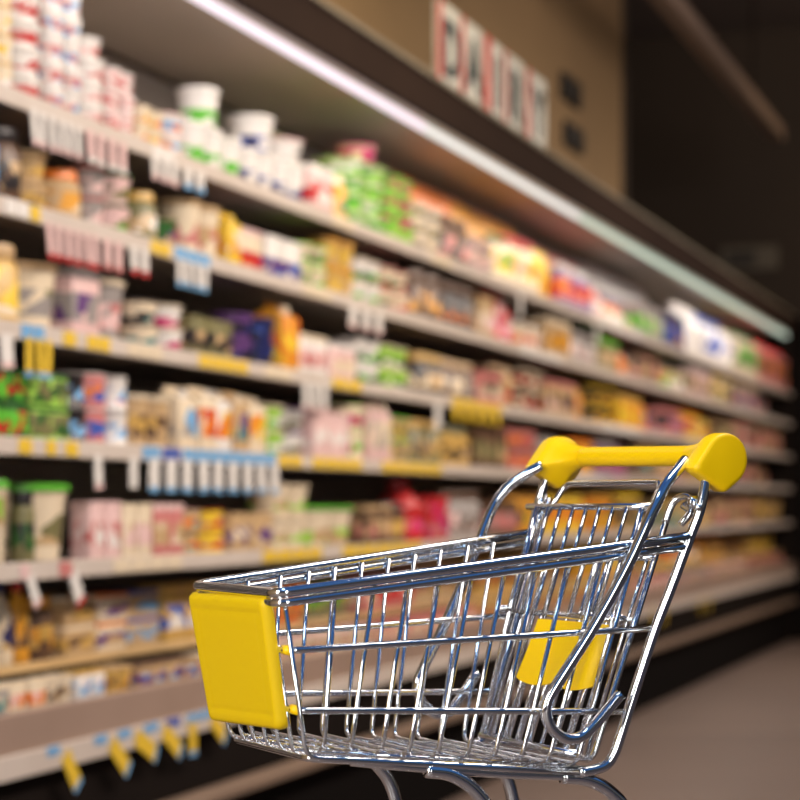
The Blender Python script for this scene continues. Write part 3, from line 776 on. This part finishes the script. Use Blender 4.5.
run(S1 + ' back row', Z1, 522, 580, 'bag', .20, 0.41, 1, 'amber', 'orange', 'brown', 'rose', o=.24)
run(S1 + ' back row', Z1, 582, 640, 'bag', .24, 0.40, 1, 'rose', 'brown', 'orange', 'grey', o=.24)
run(S1 + ' back row', Z1, 642, 700, 'bag', .26, 0.43, 1, 'grey', 'purple', 'dark', 'rose', o=.24)
# second layer buckets on the top shelf
run(S1 + ' stack', Z1 + 0.126, 215, 234, 'bucket', .108, .115, 1, 'white', 'green', 'green', 'white', 'low', o=0.02, noun='bucket on top of a bucket')
run(S1 + ' stack', Z1 + 0.119, 268, 287, 'bucket', .115, .115, 1, 'white', 'blue', 'navy', 'white', 'low', o=0.02, noun='bucket on top of a bucket')
run(S1 + ' stack', Z1 + 0.119, 297, 316, 'tub', .12, .085, 1, 'white', 'grey', 'white', 'pink', o=0.02, noun='tub on top of a blue-labelled bucket')
run(S1 + ' stack', Z1 + 0.2418, 374, 389, 'tub', .13, .065, 1, 'cream', 'magenta', 'magenta', 'magenta', 'full', o=0.02, noun='tub topping the green stack')
# far stretch of every shelf: larger facings, warm mixed colours
far_pal = {
 S2: [('olive', 'tan', 'cream', 'green'), ('rose', 'orange', 'white', 'orange'), ('brown', 'rose', 'tan', 'brown'), ('gold', 'green', 'white', 'white'), ('pink', 'tan', 'brown', 'grey'), ('cream', 'olive', 'yellow', 'yellow'), ('grey', 'purple', 'rose', 'tan'), ('rose', 'grey', 'brown', 'brown')],
 S3: [('dark', 'amber', 'yellow', 'yellow'), ('amber', 'yellow', 'orange', 'gold'), ('orange', 'amber', 'blue', 'gold'), ('dark', 'purple', 'rose', 'rose'), ('yellow', 'gold', 'red', 'orange'), ('brown', 'olive', 'tan', 'brown'), ('rose', 'brown', 'grey', 'tan'), ('brown', 'rose', 'tan', 'olive')],
 S4: [('purple', 'rose', 'orange', 'grey'), ('magenta', 'rose', 'purple', 'rose'), ('brown', 'teal', 'tan', 'tan'), ('rose', 'tan', 'brown', 'rose'), ('gold', 'brown', 'olive', 'gold'), ('brown', 'tan', 'forest', 'brown'), ('dark', 'rose', 'tan', 'brown'), ('tan', 'brown', 'rose', 'rose')],
 S5: [('amber', 'orange', 'yellow', 'gold'), ('gold', 'brown', 'olive', 'yellow'), ('brown', 'forest', 'gold', 'tan'), ('olive', 'gold', 'teal', 'gold'), ('gold', 'tan', 'forest', 'olive'), ('brown', 'tan', 'rose', 'brown'), ('tan', 'rose', 'olive', 'brown'), ('dark', 'gold', 'tan', 'brown')],
 S6: [('yellow', 'amber', 'orange', 'yellow'), ('amber', 'yellow', 'sky', 'yellow'), ('orange', 'gold', 'yellow', 'amber'), ('yellow', 'orange', 'teal', 'yellow'), ('gold', 'orange', 'white', 'gold'), ('amber', 'brown', 'gold', 'orange'), ('brown', 'amber', 'gold', 'brown'), ('gold', 'yellow', 'brown', 'tan')],
 S7: [('tan', 'rose', 'brown', 'tan'), ('rose', 'pink', 'tan', 'rose'), ('grey', 'rose', 'tan', 'grey'), ('rose', 'tan', 'grey', 'pink'), ('brown', 'rose', 'tan', 'rose')],
}
zz = {S2: Z2, S3: Z3, S4: Z4, S5: Z5, S6: Z6, S7: Z7}
for sh, pal in far_pal.items():
    x = 601; k = 0; ks = ['pack', 'bag', 'jar', 'bottle', 'pack', 'tub']
    n = len(pal); xs = [601 + (786 - 601) * i / n for i in range(n + 1)]
    for i, (b_, l_, a_, c_) in enumerate(pal):
        kd = ks[(i + len(sh)) % 6]
        w_ = .24 + .012 * i; h_ = random.uniform(.14, .19) if sh != S7 else .07
        lay = 1
        if kd == 'tub' and sh != S7: h_, lay = .085, 2
        if sh == S7: kd = 'pack' if i % 2 else 'tub'
        run(sh, zz[sh], xs[i] + 1, xs[i + 1] - 1, kd, w_, h_, lay, b_, l_, a_, c_, 'full' if i % 2 else 'band', o=OO.get(sh, 0.02))

# ---------------------------------------------------------------- price labels
tm = {k: noisy('%s_price_card' % k, LIN[k], tuple(c * .82 for c in LIN[k]), 25, 0.5) for k in ('white', 'yellow', 'sky', 'pink', 'red', 'blue', 'cream', 'rose')}
def ordname(i): return ORD[i] if i < len(ORD) else 'last'
def rail_cards(shn, z, spec, o=-0.0075, hh=0.034):
    """flat cards slid into a price rail"""
    for (x0, x1, n, c) in spec:
        a, b = T(x0), T(x1)
        w = (b - a) / n
        k = used_desc.get(('card', shn, c), 0); used_desc[('card', shn, c)] = k + 1
        for i in range(n):
            bm = bmesh.new(); box(bm, -w * .45, w * .45, -.0008, .0008, -hh / 2, hh / 2, .0005, 0, 1)
            ob = link('price_label', bm, tm[c]); ob.location = W(a + (i + .5) * w, o, z - 0.017); ob.rotation_euler = (0, 0, AISLE)
            tag(ob, '%s price label on the %s rail, %s from left in its %s row' % (wd(c), shn, ordname(i), ordname(k)), 'price label', '%s price labels on the %s rail' % (wd(c), shn))
rail_cards('top shelf', Z1, [(150, 172, 2, 'white'), (330, 352, 2, 'cream'), (430, 450, 2, 'cream'), (600, 640, 3, 'white')])
rail_cards('second shelf', Z2, [(2, 26, 2, 'white'), (27, 38, 1, 'yellow'), (148, 168, 2, 'yellow'), (172, 208, 3, 'sky'), (300, 330, 3, 'cream'), (520, 560, 4, 'white')])
rail_cards('third shelf', Z3, [(18, 42, 2, 'sky'), (60, 74, 1, 'yellow'), (84, 108, 2, 'yellow'), (125, 160, 3, 'cream'), (196, 246, 4, 'yellow'), (262, 290, 2, 'cream'), (330, 360, 2, 'yellow'), (450, 500, 4, 'yellow'), (600, 640, 3, 'white')])
rail_cards('fourth shelf', Z4, [(15, 30, 1, 'yellow'), (43, 54, 1, 'yellow'), (62, 76, 1, 'yellow'), (140, 158, 2, 'sky'), (160, 178, 2, 'blue'), (180, 274, 8, 'sky'), (276, 300, 2, 'yellow'), (310, 360, 4, 'yellow'), (380, 440, 5, 'yellow'), (560, 600, 3, 'white')])
rail_cards('fifth shelf', Z5, [(17, 27, 1, 'pink'), (56, 70, 1, 'rose'), (110, 180, 4, 'cream'), (260, 320, 4, 'yellow'), (340, 420, 5, 'yellow'), (470, 520, 4, 'cream')])
# hanging strips
def hang(shn, z, spec, o=-0.0105, ln=0.07, w=0.05):
    for (x0, x1, n, c, tip, L_, tilt) in spec:
        a, b = T(x0), T(x1); st = (b - a) / n
        k = used_desc.get(('hang', shn, c, tip), 0); used_desc[('hang', shn, c, tip)] = k + 1
        for i in range(n):
            bm = bmesh.new(); ww = min(w, st * .62)
            box(bm, -ww / 2, ww / 2, -.0007, .0007, -L_, 0, .0004, 0, 1)
            ob = link('hanging_price_tag', bm, tm[c]); ob.location = W(a + (i + .5) * st, o, z - 0.030)
            ob.rotation_euler = (0.0, tilt + random.uniform(-.08, .08), AISLE)
            if tip != c:
                bm = bmesh.new(); box(bm, -ww / 2, ww / 2, -.0012, .0012, -L_ - .004, -L_ + .010, .0004, 0, 1)
                link('tag_tip', bm, tm[tip], ob)
            look = '%s price tag' % wd(c) + (' with %s tip' % wd(tip) if tip != c else '')
            tag(ob, '%s below %s, %s from left, %s cluster' % (look, shn, ordname(i), ordname(k)), 'price tag', '%s tags hanging below the %s' % (wd(c), shn))
hang('top shelf', Z1, [(24, 52, 3, 'white', 'pink', .080, -.12), (53, 78, 3, 'white', 'pink', .078, -.12), (80, 124, 4, 'pink', 'white', .075, -.12), (146, 176, 3, 'white', 'pink', .060, -.1), (178, 202, 2, 'white', 'sky', .055, -.1), (512, 524, 1, 'white', 'white', .10, 0), (588, 602, 1, 'white', 'white', .11, 0)])
hang('second shelf', Z2, [(40, 96, 6, 'pink', 'red', .082, -.1), (98, 120, 2, 'pink', 'rose', .075, -.1), (124, 146, 2, 'white', 'red', .070, -.15), (172, 206, 4, 'white', 'sky', .072, 0), (344, 382, 3, 'white', 'pink', .070, 0)], w=.07)
hang('third shelf', Z3, [(-8, 12, 1, 'white', 'pink', .075, -.1), (20, 50, 3, 'yellow', 'sky', .088, 0), (298, 326, 3, 'white', 'pink', .085, 0), (428, 442, 1, 'white', 'white', .10, 0), (448, 500, 5, 'yellow', 'yellow', .055, 0)], w=.07)
hang('fourth shelf', Z4, [(88, 100, 1, 'white', 'pink', .080, 0), (124, 136, 1, 'white', 'white', .080, 0), (142, 278, 9, 'white', 'sky', .085, 0)], w=.06)
hang('fifth shelf', Z5, [(20, 32, 1, 'white', 'pink', .075, -.5), (62, 76, 1, 'white', 'red', .082, -.5)])
hang('bottom rail', 0.590, [(39, 57, 1, 'yellow', 'sky', .105, -.60), (85, 105, 1, 'yellow', 'sky', .120, -.85), (110, 130, 1, 'yellow', 'sky', .130, -1.05), (138, 158, 1, 'yellow', 'sky', .125, -1.0), (168, 186, 1, 'yellow', 'sky', .085, -.1), (187, 207, 1, 'yellow', 'sky', .110, -.9),
     (640, 662, 2, 'yellow', 'yellow', .10, 0), (690, 706, 2, 'yellow', 'yellow', .10, 0)], o=-0.046, w=.046)
rail_cards('bottom rail', 0.592, [(30, 44, 1, 'sky'), (78, 92, 1, 'sky'), (102, 116, 1, 'sky'), (128, 144, 1, 'sky'), (150, 166, 1, 'blue'), (172, 206, 3, 'sky')], o=-0.0435, hh=0.022)

# ================================================================== ROOM
m_wall = noisy('wall_brown_paint', srgb(150, 122, 84), srgb(126, 102, 70), 1.2, 0.8, 0.05)
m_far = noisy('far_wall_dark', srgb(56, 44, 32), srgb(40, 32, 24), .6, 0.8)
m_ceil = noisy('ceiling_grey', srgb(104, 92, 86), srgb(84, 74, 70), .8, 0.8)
def struct(name, boxes, mat, bev=0):
    o = cbox(name, boxes, mat, None, bev); o.location = W(0, 0, 0); o.rotation_euler = (0, 0, AISLE); o['kind'] = 'structure'; return o
# floor with large tile joints
m_floor = principled('floor_tiles', srgb(134, 116, 106), 0.45)
nt = m_floor.node_tree; N = nt.nodes; L = nt.links
tc = N.new('ShaderNodeTexCoord'); br = N.new('ShaderNodeTexBrick'); br.offset = 0; br.inputs['Scale'].default_value = 1.0
br.inputs['Brick Width'].default_value = 60.0; br.inputs['Row Height'].default_value = 5.1; br.inputs['Mortar Size'].default_value = 0.035
br.inputs['Color1'].default_value = (*srgb(122, 104, 95), 1); br.inputs['Color2'].default_value = (*srgb(128, 110, 100), 1); br.inputs['Mortar'].default_value = (*srgb(150, 132, 122), 1)
no = N.new('ShaderNodeTexNoise'); no.inputs['Scale'].default_value = 1.3; no.inputs['Detail'].default_value = 6
mx = N.new('ShaderNodeMix'); mx.data_type = 'RGBA'; mx.blend_type = 'MULTIPLY'; mx.inputs[0].default_value = 0.35
L.new(tc.outputs['Object'], br.inputs['Vector']); L.new(tc.outputs['Object'], no.inputs['Vector'])
L.new(br.outputs['Color'], mx.inputs[6]); L.new(no.outputs['Fac'], mx.inputs[7]); L.new(mx.outputs[2], N['Principled BSDF'].inputs['Base Color'])
bm = bmesh.new(); box(bm, -8, 22, -9, 26, -0.05, 0.0); fl = link('floor', bm, m_floor); fl['kind'] = 'structure'
TW = 13.6
struct('wall_left', [(-6, TW, 0.68, 0.9, 0.0, 5.6)], m_wall)
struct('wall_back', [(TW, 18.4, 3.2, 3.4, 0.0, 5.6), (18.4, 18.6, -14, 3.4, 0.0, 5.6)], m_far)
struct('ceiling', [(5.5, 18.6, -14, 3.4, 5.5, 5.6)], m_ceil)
struct('trim_1', [(TW - 0.02, TW + 0.08, 0.66, 0.92, 0.0, 5.6)], m_far)
struct('trim_2', [(T1 + 0.06, T1 + 0.45, -0.10, 0.66, 0.0, 2.75)], m_kick, 0.01)

# DAIRY letters above the canopy
m_card = noisy('sign_card_white', srgb(206, 204, 196), srgb(186, 186, 176), 3, 0.6)
m_red = noisy('sign_red_edge', srgb(196, 62, 56), srgb(176, 50, 48), 3, 0.5)
m_ink = principled('sign_letter_ink', srgb(44, 52, 50), 0.6)
ZS = ZTUBE + 0.191
xs = [(439, 460), (462, 482), (485, 503), (505, 523), (527, 546)]
for ch, (x0, x1) in zip('DAIRY', xs):
    a, b = T(x0), T(x1); w = b - a
    bm = bmesh.new(); box(bm, 0, w, 0, .02, 0, .33, .003)
    pn = link('letter_sign_panel', bm, m_card); pn.location = W(a, 0.0, ZS); pn.rotation_euler = (0, 0, AISLE)
    tag(pn, 'white sign panel with dark letter %s above the canopy' % ch, 'sign', 'letter panels standing above the dairy case')
    ew = {'D': .03, 'A': .025, 'I': .075, 'R': .02, 'Y': .04}[ch]
    bm = bmesh.new(); box(bm, -.012, ew, -.004, .0, 0, .33, .001); link('red_edge', bm, m_red, pn)
    cu = bpy.data.curves.new('letter', 'FONT'); cu.body = ch; cu.size = .30; cu.extrude = .003; cu.align_x = 'CENTER'; cu.offset = .008
    to = bpy.data.objects.new('letter', cu)
    COL.objects.link(to); bpy.context.view_layer.update()
    me = bpy.data.meshes.new_from_object(to.evaluated_get(bpy.context.evaluated_depsgraph_get())); bpy.data.objects.remove(to)
    lo = bpy.data.objects.new('letter', me); COL.objects.link(lo); me.materials.clear(); me.materials.append(m_ink)
    lo.parent = pn; lo.rotation_euler = (PI / 2, 0, 0); lo.scale = (1.05, 1, 1); lo.location = ((ew + w) / 2, -.004, .06)
# two dark plaques on the wall past the letters
m_plq = noisy('plaque_dark', srgb(30, 26, 22), srgb(46, 40, 32), 6, 0.6)
for i, (xa, ya, yb) in enumerate(((569, 78, 104), (572, 126, 150))):
    t = K * (1 + .67 / D) / (1080 - xa) - (D + .67) * math.tan(TH); dep = (D + .67) / (CT * (1080 - xa) / F_PX); mid = H + (505 - (ya + yb) / 2) / F_PX * dep; hh = (yb - ya) / F_PX * dep
    bm = bmesh.new(); box(bm, -.22, .22, -.03, .0, -hh / 2, hh / 2, .01)
    box(bm, -.14, .14, -.045, -.03, -hh / 2 + .03, hh / 2 - .03, .006)
    pq = link('wall_plaque', bm, m_plq); pq.location = W(t, .67, mid); pq.rotation_euler = (0, 0, AISLE)
    tag(pq, ('upper' if i == 0 else 'lower') + ' dark square plaque on the brown wall right of the letters', 'plaque', 'dark wall plaques')
# overhead rail
m_beam = noisy('rail_grey_brown', srgb(146, 126, 110), srgb(126, 108, 94), 2, 0.5)
bm = bmesh.new(); box(bm, 0, 11.3, -.06, .06, 0, .11, .01)
rl = link('ceiling_rail', bm, m_beam); rl.location = W(5.0, 0.0, 4.09); rl.rotation_euler = (0, 0, AISLE)
tag(rl, 'long grey overhead rail running parallel to the dairy case', 'rail')
for q in (2.0, 6.0, 10.0):
    bm = bmesh.new(); tube(bm, [Vector((q, 0, .095)), Vector((q, 0, 1.45))], .008, 8); link('hanger_rod', bm, m_dark, rl, True)
# grey box on the far wall
bm = bmesh.new(); box(bm, -.26, .26, -.06, .0, -.11, .11, .01)
m_gb = noisy('grey_box', srgb(100, 92, 78), srgb(80, 74, 62), 4, 0.6)
gb = link('wall_box', bm, m_gb); dep = 17.7
gb.location = Vector(((738 - 400) / F_PX * dep, dep, H + (505 - 250) / F_PX * dep)); gb.rotation_euler = (0, 0, -TH)
tt_ = gb.location
# put it exactly on the far wall
off = (tt_ - W(18.4, 0, 0)).dot(WD); gb.location = tt_ - WD * off
bm = bmesh.new(); box(bm, -.20, .06, -.075, -.06, -.07, .07, .004); link('dark_panel', bm, m_plq, gb)
tag(gb, 'small grey box mounted high on the dark back wall', 'wall box')

# ================================================================== LIGHT
def area(name, loc, target, sx, sy, power, color, spread=PI):
    l = bpy.data.lights.new(name, 'AREA'); l.shape = 'RECTANGLE'; l.size = sx; l.size_y = sy; l.energy = power; l.color = color; l.spread = spread
    o = bpy.data.objects.new(name, l); COL.objects.link(o); o.location = loc
    d = (Vector(target) - Vector(loc)).normalized(); o.rotation_euler = d.to_track_quat('-Z', 'Y').to_euler(); return o
# added lamps over the aisle, without fixtures, to brighten the shelves
for i, (tc_, pw) in enumerate(((3.5, 60), (6.5, 54), (10.0, 54), (14.0, 46))):
    area('aisle_fill', W(tc_, -2.5, 3.3), W(tc_ + .1, 0.1, 1.0), 3.0, 0.35, pw, (1.0, 0.86, 0.74), 2.2)
# strip inside the canopy front throwing light down over the products
area('canopy_light', W(9.6, -0.02, ZTUBE - 0.03), W(9.6, 0.30, 0.8), 14.0, 0.03, 24, (1.0, 0.95, 0.90))
# added lamps: a cool one overhead for blue tops, tall ones for chrome streaks
area('cool_fill', (-0.8, 0.6, 4.6), (0.3, 2.1, 0), 0.8, 0.5, 25, (0.55, 0.75, 1.0))
area('streak_fill', (-2.9, -0.9, 2.2), (0.1, 2.2, 0.9), 0.6, 2.6, 165, (1.0, 0.98, 0.95))
area('streak_fill', (0.7, -2.9, 1.7), (0.3, 2.2, 0.9), 0.45, 2.6, 80, (1.0, 0.98, 0.95))
area('wall_wash', W(5.6, -0.7, 4.6), W(6.2, .68, 3.2), 2.6, .4, 62, (1.0, 0.80, 0.55), 2.2)
area('far_fill', W(14.5, -3.2, 4.6), W(18.4, -2.0, 3.0), 2.0, 1.5, 60, (1.0, 0.74, 0.5))
area('ceiling_wash', W(9.0, -3.5, 3.6), W(15.0, -3.0, 5.6), 2.0, 1.5, 150, (1.0, 0.84, 0.78))
w = bpy.data.worlds.new('world'); scn.world = w; w.use_nodes = True
nt = w.node_tree; N = nt.nodes; L = nt.links; bg = N['Background']
tc = N.new('ShaderNodeTexCoord'); sp = N.new('ShaderNodeSeparateXYZ'); cr = N.new('ShaderNodeValToRGB')
L.new(tc.outputs['Generated'], sp.inputs[0]); L.new(sp.outputs[2], cr.inputs[0]); L.new(cr.outputs[0], bg.inputs[0])
e = cr.color_ramp.elements; e[0].position = 0.0; e[0].color = (0.020, 0.015, 0.012, 1); e[1].position = 1.0; e[1].color = (0.03, 0.085, 0.24, 1)
for p_, c_ in ((0.03, (0.06, 0.05, 0.04, 1)), (0.14, (0.09, 0.085, 0.08, 1)), (0.24, (0.03, 0.035, 0.05, 1)), (0.40, (0.03, 0.05, 0.09, 1)), (0.52, (0.045, 0.13, 0.32, 1)), (0.8, (0.04, 0.11, 0.29, 1))):
    q = cr.color_ramp.elements.new(p_); q.color = c_
bg.inputs[1].default_value = 1.0

# ================================================================== CAMERA
cd = bpy.data.cameras.new('camera'); cam = bpy.data.objects.new('camera', cd); COL.objects.link(cam)
cam.location = (0, 0, H); cam.rotation_euler = (PI / 2, 0, 0)
cd.sensor_width = 36; cd.lens = 36 * F_PX / 800; cd.shift_y = 105 / 800.0; cd.clip_start = 0.05; cd.clip_end = 100
cd.dof.use_dof = True; cd.dof.focus_distance = 2.20; cd.dof.aperture_fstop = cd.lens / 1000 / 0.021
scn.camera = cam
scn.view_settings.view_transform = 'Standard'
scn.view_settings.look = 'None'
scn.view_settings.exposure = 0.0
